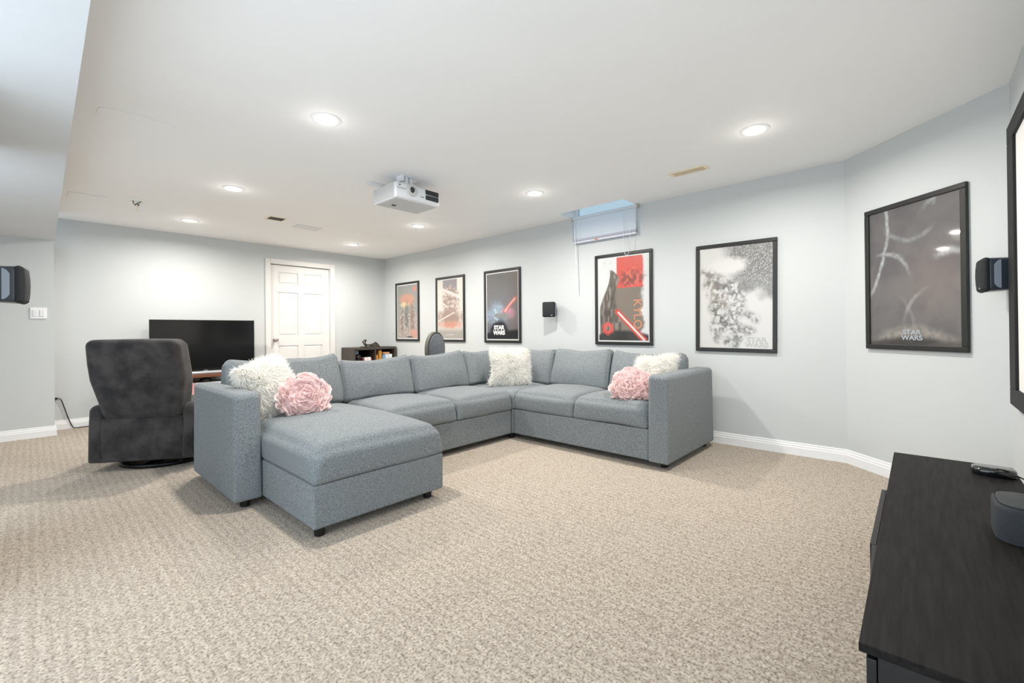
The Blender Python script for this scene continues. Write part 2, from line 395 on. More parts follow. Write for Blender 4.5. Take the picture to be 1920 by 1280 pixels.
# ------------------------------------------------------------------ sectional sofa
sofa = thing('sectional_sofa', 'grey fabric sectional sofa with chaise and loose back cushions', 'sofa', (2.4, 3.0, 0))
OX, OY = 2.4, 3.0
SB = .27                                  # top of the upholstered base
def sp(name, x0, x1, y0, y1, z0, z1, rtop, rbot, bulge=(0, 0, 0, 0), wr=0, seed=0, n=8, ws=5, shear=None, rot=None):
    o = obj(name, softbox(x1-x0, y1-y0, z1-z0, rtop, rbot, bulge, n=n, wr=wr, seed=seed, wscale=ws, shear=shear), M_SOFA, sofa, smooth='soft', loc=((x0+x1)/2-OX, (y0+y1)/2-OY, (z0+z1)/2), rot=rot)
    return o
BK, RX = 3.84, 4.07
sp('base_frame', .937, 1.743, 2.19, BK-.01, .05, SB, .012, .015)                # chaise
sp('base_frame', 1.746, 3.10, 2.855, BK-.01, .05, SB+.005, .012, .015)          # middle seats
sp('base_frame', 3.103, RX, 2.842, BK-.01, .05, SB+.01, .012, .015)             # corner
sp('base_frame', 3.107, RX, 1.482, 2.839, .05, SB+.015, .012, .015)             # right seats
sp('armrest', .785, .934, 2.885, BK-.03, .05, .675, .035, .012, (.004, .003, .004, 0), n=6)
sp('armrest', 3.085, RX-.02, 1.325, 1.478, .05, .69, .035, .012, (.003, .004, .004, 0), n=6)
sp('backrest_frame', .80, RX, BK-.15, BK, .06, .66, .03, .012)
sp('backrest_frame', RX-.14, RX, 1.345, BK-.151, .06, .665, .03, .012)
# seat cushions
sp('seat_cushion', .94, 1.742, 2.185, 3.52, SB+.001, .452, .085, .012, (.006, .008, .05, 0), wr=.004, seed=1, n=14)
sp('seat_cushion', 1.746, 2.420, 2.845, 3.52, SB+.006, .448, .06, .015, (.002, .012, .045, 0), wr=.005, seed=2, n=12)
sp('seat_cushion', 2.424, 3.100, 2.845, 3.52, SB+.006, .45, .06, .015, (.002, .012, .045, 0), wr=.005, seed=3, n=12)
sp('seat_cushion', 3.103, 3.80, 2.842, 3.52, SB+.011, .445, .05, .015, (.002, .004, .035, 0), wr=.005, seed=4, n=12)
sp('seat_cushion', 3.098, 3.80, 2.158, 2.838, SB+.016, .452, .06, .02, (.014, .004, .05, 0), wr=.006, seed=5, n=12)
sp('seat_cushion', 3.098, 3.80, 1.484, 2.154, SB+.016, .46, .06, .02, (.014, .004, .045, 0), wr=.006, seed=6, n=12)
# back cushions, leaning on the backrest
def backc(cx, cy, wd, top, rotz, seed, tilt=.17, th=.20, slope=0, ear=(.012, .012), lean=0):
    ht = (top-.43)/math.cos(tilt)-.006
    def sh(p, u, v, ww):
        t = (ww+1)/2
        p.z += slope*u*t*t - .016*t*t*(1-u*u) + t*t*(ear[1] if u > 0 else ear[0])*abs(u)**4 - .03*t*t*max(0, abs(u)-.93)*8
        p.x *= 1-.03*t+.02*(1-t)*t
        p.y *= 1-.38*t*t
        return p
    bmx = softbox(wd, th, ht, .036, .04, (.006, .05, 0, 0), n=14, wr=.011, wscale=5.5, seed=seed, shear=sh)
    bmesh.ops.transform(bmx, matrix=Matrix.Rotation(rotz, 4, 'Z') @ Matrix.Rotation(-tilt, 4, 'X') @ Matrix.Rotation(lean, 4, 'Y'), verts=bmx.verts)
    obj('back_cushion', bmx, M_SOFA, sofa, smooth='soft', loc=(cx-OX, cy-OY, .432+ht/2))
backc(1.325, 3.575, .83, .835, 0, 11, slope=.006)
backc(2.085, 3.58, .70, .79, 0, 12, slope=.006)
backc(2.775, 3.58, .68, .805, 0, 13, slope=.016)
backc(3.38, 3.59, .56, .81, 0, 14)
backc(3.80, 3.18, .66, .82, -PI/2, 15)
backc(3.80, 2.505, .675, .828, -PI/2, 16)
backc(3.805, 1.815, .70, .815, -PI/2, 17, slope=-.008)
for x, y in ((.862, 2.96), (.862, 3.72), (.99, 2.245), (1.665, 2.255), (1.70, 3.72), (3.14, 2.90), (3.20, 1.40), (4.0, 1.40), (4.0, 3.76)):
    bm = bmesh.new(); lathe(bm, [(.001, 0), (.022, 0), (.026, .004), (.030, .055), (.001, .055)], 20)
    obj('leg', bm, M_LEG, sofa, smooth=40, loc=(x-OX, y-OY, 0))

# ------------------------------------------------------------------ scatter cushions
def pillow_pt(u, v, w_, t_):
    e = .05; x = w_/2*u*(1-e*(1-v*v)); y = w_/2*v*(1-e*(1-u*u))
    h = t_/2*(max(0, 1-u**4)*max(0, 1-v**4))**.55*(1-.25*(u*u+v*v)/2)
    return x, y, h
def pillow_mesh(w_, t_, n=18):
    bm = bmesh.new(); G = {}
    for s in (1, -1):
        for i in range(n+1):
            for j in range(n+1):
                u, v = -1+2*i/n, -1+2*j/n; edge = i in (0, n) or j in (0, n)
                k = (i, j, 0 if edge else s)
                if k not in G:
                    x, y, h = pillow_pt(u, v, w_, t_); G[k] = bm.verts.new((x, y, s*h if not edge else 0))
    g = lambda i, j, s: G[(i, j, 0)] if (i in (0, n) or j in (0, n)) else G[(i, j, s)]
    for s in (1, -1):
        for i in range(n):
            for j in range(n): bm.faces.new((g(i, j, s), g(i+1, j, s), g(i+1, j+1, s), g(i, j+1, s)))
    return bm
def fur_mesh(name, w_, t_, count, length, seed, both=True):
    R = np.random.RandomState(seed); V = []; Fc = []
    droop = Vector((0, -.35, 0))
    for k in range(count):
        if k % 5 == 0:                        # extra along the seam
            q = R.uniform(-1, 1); u, v = [(q, 1), (q, -1), (1, q), (-1, q)][R.randint(4)]
            u *= .985; v *= .985
        else: u, v = R.uniform(-1, 1, 2)
        s = 1 if (R.rand() < .78) else -1
        x, y, h = pillow_pt(u, v, w_, t_); e = 1e-3
        hu = (pillow_pt(min(.99, u+e), v, w_, t_)[2]-pillow_pt(u-e, v, w_, t_)[2])/(2*e)/(w_/2); hv = (pillow_pt(u, min(.99, v+e), w_, t_)[2]-pillow_pt(u, v-e, w_, t_)[2])/(2*e)/(w_/2)
        nrm = Vector((-hu, -hv, s)).normalized() if abs(hu)+abs(hv) < 1e6 else Vector((u, v, 0)).normalized()
        p = Vector((x, y, s*h))
        jit = Vector(R.normal(0, .42, 3)); swirl = Vector((math.sin(7*u+3*v+seed), math.cos(6*v-4*u+seed), 0))*.5
        d = (nrm*.75+jit+swirl+droop*.6+Vector((u, v, 0))*.5).normalized(); L = length*R.uniform(.55, 1.25)
        side = d.cross(Vector(R.normal(0, 1, 3))).normalized()*R.uniform(.0016, .0030)
        bend = (droop+swirl*.8+jit*.5)*L*.45; p1 = p+d*L*.5+bend*.25; p2 = p+d*L+bend
        p0 = p-nrm*.003; i0 = len(V)
        V += [p0-side, p0+side, p1-side*.8, p1+side*.8, p2]
        Fc += [(i0, i0+1, i0+3, i0+2), (i0+2, i0+3, i0+4)]
    me = bpy.data.meshes.new(name); me.from_pydata([tuple(v) for v in V], [], Fc); me.materials.append(M_WHITEFUR)
    me.polygons.foreach_set('use_smooth', [True]*len(me.polygons))
    return me
def basis(zdir, roll=0, hint=(0, 0, 1)):
    z = Vector(zdir).normalized(); x = Vector(hint).cross(z).normalized(); y = z.cross(x)
    return Matrix((x, y, z)).transposed().to_4x4() @ Matrix.Rotation(roll, 4, 'Z')
def fur_cushion(label, pos, zdir, roll, w_=.43, t_=.15, seed=1, n=9000, length=.045):
    t = thing('fur_cushion', label, 'cushion', pos, 0, 'white fluffy cushions on the sofa')
    t.rotation_euler = (Matrix.Identity(3) @ basis(zdir, roll).to_3x3()).to_euler()
    obj('cover', pillow_mesh(w_, t_), M_WHITECLOTH, t, smooth='all')
    o = obj('fur', fur_mesh('fur', w_, t_, n, length, seed), None, t); o['kind'] = 'stuff'
    return t
fur_cushion('white fluffy cushion on the chaise beside the left armrest', (1.10, 3.25, .655), (.42, -.80, .42), .22, .375, .15, 1, 14000)
fur_cushion('white fluffy cushion standing in the sofa corner', (3.37, 3.12, .645), (-.60, -.76, .30), -.06, .375, .15, 2, 12000)
fur_cushion('white fluffy cushion behind the right armrest', (3.62, 1.665, .625), (-.80, .10, .45), .10, .345, .15, 3, 12000)

def petal_mesh(name, L, W, curl, seed):
    R = random.Random(seed); n, m = 4, 4; V = []; Fc = []
    for i in range(n+1):
        t = i/n; wd = W*(.45+1.1*t-.0*t*t)*(1 if t < .75 else 1-.55*((t-.75)/.25)**2)
        for j in range(m+1):
            s = -1+2*j/m
            V.append((s*wd/2, t*L, curl*t*t*L*.6+.22*wd*s*s+R.uniform(-.002, .002)))
    for i in range(n):
        for j in range(m): a = i*(m+1)+j; Fc.append((a, a+1, a+m+2, a+m+1))
    me = bpy.data.meshes.new(name); me.from_pydata(V, [], Fc); me.materials.append(M_PINK); return me
PET = [petal_mesh('petal', .044, .040, c, i) for i, c in enumerate((.35, .8, .1, .55, .95))]
def flower_cushion(label, pos, zdir, roll, rad=.155, seed=0):
    R = random.Random(seed)
    t = thing('flower_cushion', label, 'cushion', pos, 0, 'pink petal cushions on the sofa')
    t.rotation_euler = basis(zdir, roll).to_3x3().to_euler()
    bm = bmesh.new(); lathe(bm, [(.001, -.055), (rad*.5, -.05), (rad*.85, -.03), (rad*.98, 0), (rad*.85, .035), (rad*.5, .055), (.001, .06)], 32)
    obj('cover', bm, M_PINK, t, smooth='all')
    rings = [(.010, 5, 62), (.030, 10, 52), (.052, 17, 46), (.074, 24, 42), (.096, 31, 38), (.116, 37, 34), (.134, 42, 26), (.147, 44, 12)]
    for r, k, el in rings:
        r0_ = r*rad/.155
        for i in range(k):
            a = 2*PI*(i+R.uniform(-.6, .6))/k; rr = min(rad*.97, max(.004, r0_+R.uniform(-.012, .012))); z = .06*math.sqrt(max(0, 1-(rr/rad)**2))
            p = obj('petal', PET[R.randrange(5)], None, t)
            p.location = (rr*math.cos(a), rr*math.sin(a), z-.004)
            e = math.radians(el+R.uniform(-24, 24)); sc = R.uniform(.7, 1.2)
            p.rotation_euler = (Matrix.Rotation(a-PI/2+R.uniform(-.5, .5), 3, 'Z') @ Matrix.Rotation(R.uniform(-.6, .6), 3, 'Y') @ Matrix.Rotation(e, 3, 'X')).to_euler()
            p.scale = (sc, sc, sc)
flower_cushion('pink petal cushion leaning on the white cushion on the chaise', (1.245, 3.055, .588), (-.10, -.86, .42), .3, .145, 1)
flower_cushion('pink petal cushion beside the right armrest', (3.27, 1.70, .552), (-.78, -.30, .50), 1.0, .145, 2)

# ------------------------------------------------------------------ recliner
rec = thing('recliner_chair', 'dark charcoal suede swivel recliner seen from behind', 'armchair', (.775, 4.60, 0), -math.radians(35))
def rp(name, x0, x1, y0, y1, z0, z1, rtp, rb, bul=(0, 0, 0, 0), wr=.003, seed=0, shear=None, m=M_SUEDE, n=8):
    return obj(name, softbox(x1-x0, y1-y0, z1-z0, rtp, rb, bul, n=n, wr=wr, seed=seed, shear=shear), m, rec, smooth='soft', loc=((x0+x1)/2, (y0+y1)/2, (z0+z1)/2))
def back_sh(p, u, v, ww):
    t = (ww+1)/2
    p.x *= .86+.20*min(1, t*2.1)-.05*max(0, t-.75)*4*.5
    p.y -= .15*t
    return p
rp('backrest', -.285, .285, -.36, -.17, .395, .985, .05, .03, (.004, .012, .01, 0), .005, 31, back_sh, n=10)
def low_sh(p, u, v, ww): p.x *= 1.06-.06*ww; return p
rp('back_panel', -.265, .265, -.355, -.30, .075, .40, .012, .01, (.0, .006, 0, 0), .002, 32, low_sh)
rp('armrest', -.355, -.255, -.36, .36, .075, .50, .045, .02, (.006, .004, .006, 0), .003, 33)
rp('armrest', .255, .355, -.36, .36, .075, .50, .045, .02, (.006, .004, .006, 0), .003, 34)
rp('seat_cushion', -.25, .25, -.20, .38, .22, .46, .05, .03, (0, .01, .03, 0), .003, 35)
rp('footrest', -.25, .25, .34, .40, .08, .40, .02, .02, (0, .01, 0, 0), .002, 36)
bm = bmesh.new(); tube(bm, [(.30*math.cos(a), .30*math.sin(a), .018) for a in [2*PI*i/40 for i in range(41)]], .018, 10); obj('base_ring', bm, M_BLACKMETAL, rec, smooth=50)
bm = bmesh.new(); box(bm, -.29, .29, -.03, .03, .012, .034, .004); box(bm, -.03, .03, -.29, .29, .012, .034, .004); lathe(bm, [(.06, .01), (.06, .10), (.16, .10), (.16, .12)], 24); obj('swivel_hub', bm, M_BLACKMETAL, rec, smooth=40)

# ------------------------------------------------------------------ television, bench and its things
tv = thing('television', 'large flat black television against the back wall', 'television', (1.497, 6.62, .545), math.radians(.6))
W2, TH = .556, .655
obj('back_shell', B(-W2+.01, W2-.01, .012, .05, .03, TH-.01, .01), M_TVBEZEL, tv)
bm = bmesh.new(); b_ = .009
for a in ((-W2, W2, TH-b_, TH), (-W2, W2, .018, .018+b_+.004), (-W2, -W2+b_, .018, TH), (W2-b_, W2, .018, TH)): box(bm, a[0], a[1], -.006, .014, a[2], a[3])
obj('bezel', bm, M_TVBEZEL, tv)
obj('screen', B(-W2+b_, W2-b_, -.002, .012, .03, TH-b_), M_TVSCREEN, tv)
obj('badge', B(-.022, .022, -.008, -.005, .021, .027), M_SILVER, tv)
obj('stand_foot', B(-.36, .36, -.09, .10, 0, .016, .005), M_SILVER, tv)
sbar = tag(obj('sound_bar', B(1.12, 1.90, 6.36, 6.43, .5395, .572, .012, 3), M_SILVER, smooth=40), 'slim silver sound bar below the television', 'sound bar')
bench = thing('television_bench', 'walnut wood television bench partly hidden by the sofa', 'bench', (1.5, 6.55, 0))
obj('top_board', B(-.75, .75, -.25, .22, .505, .539, .003), M_WALNUT, bench)
obj('shelf', B(-.72, .72, -.23, .20, .19, .215), M_WALNUT, bench)
for x in (-.73, -.26, .24, .70): obj('side_panel', B(x, x+.03, -.24, .21, .08, .505), M_WALNUT, bench)
for x in (-.68, .68):
    for y in (-.2, .17): obj('leg', B(x-.02, x+.02, y-.02, y+.02, 0, .08), M_WALNUT, bench)
bm = bmesh.new(); box(bm, 1.33, 1.70, 6.36, 6.62, .2155, .44, .004)
tag(obj('game_console', bm, mat('grey_white', 'd5dae0', .5)), 'pale grey box on the shelf under the television', 'box')
bm = bmesh.new(); lathe(bm, [(.001, 0), (.055, 0), (.062, .02), (.050, .045), (.02, .055), (.001, .056)], 28, (1.45, 6.42, .4405)); tag(obj('headphones_case', bm, M_CORD, smooth=50), 'round black case on the pale box under the television', 'case')
bm = bmesh.new(); box(bm, 1.285, 1.322, 6.33, 6.42, .2155, .445, .008); tag(obj('storage_tin', bm, mat('tin_pink', 'e3a5a8', .5)), 'small pink tin on the shelf under the television', 'tin')

# ------------------------------------------------------------------ cube shelf and its things
sh = thing('cube_shelf', 'black-brown cube shelf in the back corner', 'shelf', (3.785, 6.665, 0))
hw, hd, hh = .385, .195, .785
obj('side_panel', B(-hw, -hw+.036, -hd, hd, 0, hh-.038, .002), M_SHELFWOOD, sh); obj('side_panel', B(hw-.036, hw, -hd, hd, 0, hh-.038, .002), M_SHELFWOOD, sh)
obj('top_board', B(-hw, hw, -hd, hd, hh-.038, hh, .002), M_SHELFWOOD, sh); obj('bottom_board', B(-hw+.036, hw-.036, -hd, hd, 0, .038), M_SHELFWOOD, sh)
obj('shelf', B(-hw+.036, hw-.036, -hd+.003, hd, .382, .40), M_SHELFWOOD, sh); obj('divider', B(-.009, .009, -hd+.003, hd, .40, hh-.038), M_SHELFWOOD, sh); obj('divider', B(-.009, .009, -hd+.003, hd, .038, .382), M_SHELFWOOD, sh)
obj('back_panel', B(-hw+.036, hw-.036, hd-.006, hd, .038, hh-.038), M_DARK, sh)
items = [('picture_card', 3.440, 3.555, 6.60, 6.62, .33, '9fb4d0', 'blue picture card standing in the cube shelf'), ('paperback', 3.575, 3.60, 6.50, 6.64, .215, '6b3038', 'dark red book in the left cube'),
         ('gift_box', 3.605, 3.655, 6.49, 6.60, .225, 'd9d3d6', 'pale box beside the dark red book'), ('gift_box', 3.665, 3.71, 6.49, 6.60, .228, 'e6dcdc', 'white box in the left cube near the divider'),
         ('paperback', 3.715, 3.735, 6.50, 6.62, .21, 'a03848', 'crimson book beside the cube divider'), ('amber_jar', 3.805, 3.855, 6.50, 6.55, .258, 'd9982f', 'amber jar just right of the shelf divider'),
         ('orange_box', 3.875, 3.925, 6.52, 6.60, .33, 'd99a4c', 'tall orange box in the right cube'), ('blue_box', 3.935, 3.975, 6.49, 6.58, .255, '7da3c4', 'light blue box in the right cube'),
         ('white_box', 3.98, 4.045, 6.49, 6.60, .262, 'd3dbe2', 'white box with a tan packet on top'), ('white_box', 4.05, 4.10, 6.49, 6.60, .262, 'e2e6ea', 'white box at the right end of the right cube')]
for nme, x0, x1, y0, y1, h, c, lab in items:
    bm = bmesh.new()
    if 'jar' in nme: lathe(bm, [(.001, 0), (.024, 0), (.025, .01), (.025, h-.02), (.018, h-.008), (.018, h), (.001, h)], 20, ((x0+x1)/2, (y0+y1)/2, .4005))
    else: box(bm, x0, x1, y0, y1, .4005, .4005+h, .003)
    o = tag(obj(nme, bm, mat('item_'+c, c, .5), smooth=35), lab, nme.split('_')[-1] if nme != 'paperback' else 'book', 'small things in the cube shelf')
bm = bmesh.new(); box(bm, 3.945, 4.06, 6.50, 6.57, .663, .698, .008, 3); tag(obj('snack_packet', bm, mat('packet_tan', 'd8a77c', .5), smooth=40), 'tan packet lying on the white box', 'packet', 'small things in the cube shelf')
bm = bmesh.new(); lathe(bm, [(.001, 0), (.04, .0), (.052, .03), (.046, .06), (.02, .08), (.001, .084)], 24, (3.515, 6.54, .6)); lathe(bm, [(.001, 0), (.03, 0), (.03, .2), (.001, .2)], 16, (3.515, 6.54, .4005)); tag(obj('black_vase', bm, M_CORD, smooth=50), 'black round ornament in front of the blue card', 'ornament', 'small things in the cube shelf')
# reclining bronze figure sculpture
sc = thing('sculpture', 'dark bronze reclining figure sculpture on the cube shelf', 'sculpture', (3.765, 6.60, hh))
obj('plinth', B(-.155, .15, -.05, .05, .0003, .016, .003), M_BRONZE, sc)
bm = bmesh.new()
tube(bm, spline([(-.10, 0, .09), (-.105, .0, .065), (-.075, 0, .04), (-.02, .005, .035), (.03, 0, .034), (.065, 0, .05), (.09, -.004, .072), (.115, 0, .052), (.14, 0, .024)], 5), [.017+.006*math.sin(i*.35) for i in range(41)], 10)
tube(bm, spline([(.0, -.02, .035), (.05, -.02, .032), (.10, -.022, .03), (.145, -.02, .022)], 4), .013, 8)
tube(bm, spline([(-.10, .01, .07), (-.13, .012, .085), (-.105, .01, .112), (-.07, .008, .10)], 4), .009, 8)
tube(bm, spline([(-.095, -.018, .06), (-.12, -.028, .04), (-.09, -.03, .022)], 4), .009, 8)
bmesh.ops.create_icosphere(bm, subdivisions=2, radius=.021, matrix=Matrix.Translation((-.088, 0, .108)) @ Matrix.Diagonal((1, .9, 1.1, 1)))
obj('figure', bm, M_BRONZE, sc, smooth='all')

# ------------------------------------------------------------------ oval-back chair
ch = thing('dining_chair', 'grey velvet oval-back chair behind the sofa', 'chair', (3.595, 4.375, 0), math.radians(20))
def oval(bm, a, b, z0, y0, y1, infl=0, seg=32, taper=.14):
    F_, K_ = [], []
    for i in range(seg):
        t = 2*PI*i/seg; x, z = a*math.cos(t), b*math.sin(t)
        x *= 1+taper*z/b
        F_.append((x, z)); 
    A = [bm.verts.new((x, y0, z0+z)) for x, z in F_]; Bq = [bm.verts.new((x, y1, z0+z)) for x, z in F_]
    for i in range(seg): bm.faces.new((A[i], A[(i+1) % seg], Bq[(i+1) % seg], Bq[i]))
    prev = A
    for s in (.85, .6, .3):
        C_ = [bm.verts.new((x*s, y0-infl*(1-s*s), z0+z*s)) for x, z in F_]
        for i in range(seg): bm.faces.new((prev[i], prev[(i+1) % seg], C_[(i+1) % seg], C_[i]))
        prev = C_
    bm.faces.new(prev); prev = Bq
    for s in (.85, .6, .3):
        C_ = [bm.verts.new((x*s, y1+infl*(1-s*s), z0+z*s)) for x, z in F_]
        for i in range(seg): bm.faces.new((prev[i], prev[(i+1) % seg], C_[(i+1) % seg], C_[i]))
        prev = C_
    bm.faces.new(prev)
bm = bmesh.new(); oval(bm, .205, .265, .76, .19, .235, .004); obj('back_rim', bm, M_OLIVE, ch, smooth=45)
bm = bmesh.new(); oval(bm, .172, .232, .765, .178, .247, .018); obj('back_pad', bm, M_CHAIRFAB, ch, smooth=45)
obj('seat', softbox(.46, .46, .10, .04, .02, (.01, .01, .02, 0), n=6), M_CHAIRFAB, ch, smooth='all', loc=(0, 0, .44))
for x in (-.18, .18):
    bm = bmesh.new(); tube(bm, [(x*.7, .215, .54), (x, .20, .42), (x*1.02, .23, 0)], [.016, .02, .013], 10); obj('leg', bm, M_OLIVE, ch, smooth=40)
    bm = bmesh.new(); tube(bm, [(x, -.19, .41), (x*1.02, -.20, 0)], [.021, .012], 10); obj('leg', bm, M_OLIVE, ch, smooth=40)

# ------------------------------------------------------------------ framed posters (abstract prints)
def vnoise(U, V, s, seed, asp=1.45):
    R = np.random.RandomState(seed); g = R.rand(int(s)+3, int(s*asp)+3); x = U*s; y = V*s*asp
    i = x.astype(int); j = y.astype(int); fx = x-i; fy = y-j; fx = fx*fx*(3-2*fx); fy = fy*fy*(3-2*fy)
    return (g[i, j]*(1-fx)+g[i+1, j]*fx)*(1-fy)+(g[i, j+1]*(1-fx)+g[i+1, j+1]*fx)*fy
def fbm(U, V, s, seed): return (vnoise(U, V, s, seed)+.5*vnoise(U, V, s*2, seed+1)+.25*vnoise(U, V, s*4, seed+2))/1.75
def ss(a, b, x):
    t = np.clip((x-a)/(b-a), 0, 1); return t*t*(3-2*t)
def C(h): return np.array(lin(h)[:3])
def lay(img, mask, h): return img*(1-mask[..., None])+C(h)*mask[..., None]
def seg(U, V, a, b, wd, soft=.006, asp=1.45):
    ax_, ay_ = a[0], a[1]*asp; bx_, by_ = b[0], b[1]*asp; X, Y = U, V*asp
    t = np.clip(((X-ax_)*(bx_-ax_)+(Y-ay_)*(by_-ay_))/((bx_-ax_)**2+(by_-ay_)**2), 0, 1)
    d = np.hypot(X-ax_-t*(bx_-ax_), Y-ay_-t*(by_-ay_)); return 1-ss(wd, wd+soft, d)
def blob(U, V, c, rx, ry, soft=.5, warp=0, n=None):
    d = np.hypot((U-c[0])/rx, (V-c[1])/ry)
    if n is not None: d = d+warp*(n-.5)
    return 1-ss(1-soft, 1+soft*.3, d)
def art1(U, V):
    n = fbm(U, V, 9, 1); n2 = fbm(U, V, 22, 4)
    I = np.ones(U.shape+(3,))*C('9a9c99'); I = lay(I, 1-ss(.10, .62, V), 'b6a9a1')
    I = lay(I, blob(U, V, (.48, .72), .42, .15, .5, .5, n)*.85, 'd79a80'); I = lay(I, blob(U, V, (.35, .63), .3, .06, .6, .6, n), 'e8cfa8')
    for k, (x, h_, wd, c) in enumerate([(.24, .55, .075, '8a7d74'), (.48, .64, .12, '6f746e'), (.76, .6, .11, '92766a')]):
        I = lay(I, blob(U, V, (x, h_-.22), wd, .33, .5, .7, n2)*.85, c)
    I = lay(I, ss(.56, .72, n2)*(1-ss(.3, .7, V))*.8, 'e2d0c4'); I = lay(I, blob(U, V, (.84, .07), .22, .09, .5, .8, n), 'd9a595')
    I = lay(I, blob(U, V, (.87, .92), .10, .06, .4), 'd68a80'); I = lay(I, blob(U, V, (.62, .02), .2, .015, .5), '3a302b')
    return I
def art2(U, V):
    n = fbm(U, V, 9, 21); n2 = fbm(U, V, 26, 24)
    I = np.ones(U.shape+(3,))*C('e9e4dc'); I = lay(I, ((U > .22) & (U < .78) & (V > .80)).astype(float)*.9, '8b8790')
    I = lay(I, blob(U, V, (.5, .64), .34, .30, .35, .9, n)*.9, '9b8880'); I = lay(I, ss(.5, .66, n2)*blob(U, V, (.5, .6), .36, .34, .4), 'e3cfc6')
    I = lay(I, blob(U, V, (.5, .36), .62, .16, .6, .7, n), 'a98f86'); I = lay(I, ss(.34, .2, V) if False else (1-ss(.10, .22, V)), 'b0aba5')
    I = lay(I, blob(U, V, (.5, .23), .6, .075, .7, .8, n)*.9, 'd8947c'); I = lay(I, seg(U, V, (.02, .30), (.68, .44), .012), 'f4e4da')
    I = lay(I, seg(U, V, (.22, .84), (.84, .70), .02, .03), 'eee4e0'); I = lay(I, seg(U, V, (.15, .62), (.42, .53), .010, .02), 'efe2da')
    I = lay(I, seg(U, V, (.35, .06), (.62, .06), .004), 'e8e4e0')
    return I
def art3(U, V):
    n = fbm(U, V, 7, 41); n2 = fbm(U, V, 24, 44)
    I = np.ones(U.shape+(3,))*C('77777c'); I = lay(I, ss(.5, 1.0, V)*.8, '6d6a66'); I = lay(I, ss(.55, 1.0, U)*.5, '6a5753')
    I = lay(I, blob(U, V, (.32, .38), .36, .20, .8, .9, n)*.8, '9db2c8'); I = lay(I, ss(.55, .7, n2)*blob(U, V, (.32, .37), .32, .17, .7), 'd4e6ee')
    I = lay(I, blob(U, V, (.70, .40), .24, .10, .8, .8, n)*.8, 'cf8f9f'); I = lay(I, seg(U, V, (.56, .41), (.92, .60), .028, .05)*.7, 'c96a60'); I = lay(I, seg(U, V, (.58, .42), (.90, .60), .007, .012), 'f4c3b4')
    I = lay(I, seg(U, V, (.62, .41), (.68, .48), .006, .012), 'f0b8ac')
    I = lay(I, blob(U, V, (.5, .35), .26, .05, .5, .9, n), '8f9190')
    I = lay(I, blob(U, V, (.40, .02), .34, .29, .25, .3, n), '25252c'); I = lay(I, 1-ss(.07, .12, V-.05*U), '1f1f23')
    return I
def art4(U, V):
    n = fbm(U, V, 8, 61); n2 = fbm(U, V, 20, 64); n3 = vnoise(U*1., V*.2, 40, 66)
    I = np.ones(U.shape+(3,))*C('dfe1e1')
    I = lay(I, ((U > .38) & (V > .62)).astype(float)*(1-ss(.88, .93, U+.05*(n-.5))), 'd5594f')
    I = lay(I, blob(U, V, (.66, .74), .28, .10, .6, 1.0, n2)*.75, '6d4a42'); I = lay(I, ss(.52, .62, n2)*blob(U, V, (.7, .76), .26, .16, .5), 'd96a5e')
    I = lay(I, ((V < .63)).astype(float)*ss(.30, .36, U)*(1-ss(.84, .92, U+.14*(n-.5))), '857a70')
    # tall dark brushed mass at left
    edge = .40+.06*np.sin(V*9)-.36*ss(.72, .98, V); lo = .02+.22*ss(.35, .80, V)
    m = ss(lo-.01, lo+.01, U)*(1-ss(edge, edge+.02, U))*(1-ss(.84, .87, V))
    I = lay(I, m, '6a635d'); I = lay(I, m*ss(.45, .75, n3)*.8, '9a918a'); I = lay(I, m*ss(.5, .8, vnoise(U, V*.15, 55, 69))*.7, '45403d')
    I = lay(I, 1-ss(.05+.10*U*(1-U)*2, .09+.10*U*(1-U)*2, V), '3c3a39')
    I = lay(I, seg(U, V, (.39, .345), (.93, .0), .034, .03), 'cf5148'); I = lay(I, seg(U, V, (.41, .335), (.92, .008), .011, .008), 'f7ebe6')
    I = lay(I, ss(.58, .7, n2)*blob(U, V, (.25, .95), .2, .02, .5)*.5, 'a9abac')
    return I
def art5(U, V):
    n = fbm(U, V, 6, 81); n2 = fbm(U, V, 16, 84); n4 = fbm(U, V, 30, 88); sp_ = np.random.RandomState(5).rand(*U.shape)
    I = np.ones(U.shape+(3,))*C('dddcda')
    dark = ss(.58, .70, V+.30*(U-.5)+.20*(n-.5))*ss(.30, .55, U+.35*(V-.85))
    I = lay(I, dark*.85, '7b7a78'); I = lay(I, (sp_ > .86)*ss(.48, .8, V+.15*(U-.5))*ss(.2, .5, U)*.8, 'e6e5e4'); I = lay(I, (sp_ < .10)*dark*.7, '4f4e4d')
    I = lay(I, blob(U, V, (.40, .80), .30, .11, .5, .8, n), 'e6e5e3')
    for a, b, wd, c in [((.08, .76), (.40, .64), .02, '8a8582'), ((.12, .64), (.62, .60), .022, '77716d'), ((.28, .58), (.52, .54), .012, '4d4947'), ((.55, .62), (.56, .36), .055, '827b76'), ((.15, .58), (.28, .46), .05, '9d9489'),
                        ((.30, .50), (.48, .34), .045, '8f8984'), ((.22, .40), (.34, .22), .045, '615e5b'), ((.44, .28), (.56, .12), .040, '5f5c59'), ((.2, .22), (.27, .09), .014, '77746f'), ((.60, .20), (.72, .17), .016, '7d7a77'), ((.70, .32), (.78, .28), .010, '6a6765'), ((.4, .07), (.5, .04), .014, '555350')]:
        I = lay(I, seg(U, V, a, b, wd, .09)*ss(.32, .62, .55*n2+.45*n4)*.95, c)
    I = lay(I, ss(.56, .70, n2)*blob(U, V, (.42, .36), .34, .30, .6)*.8, 'e7e5e2')
    return I
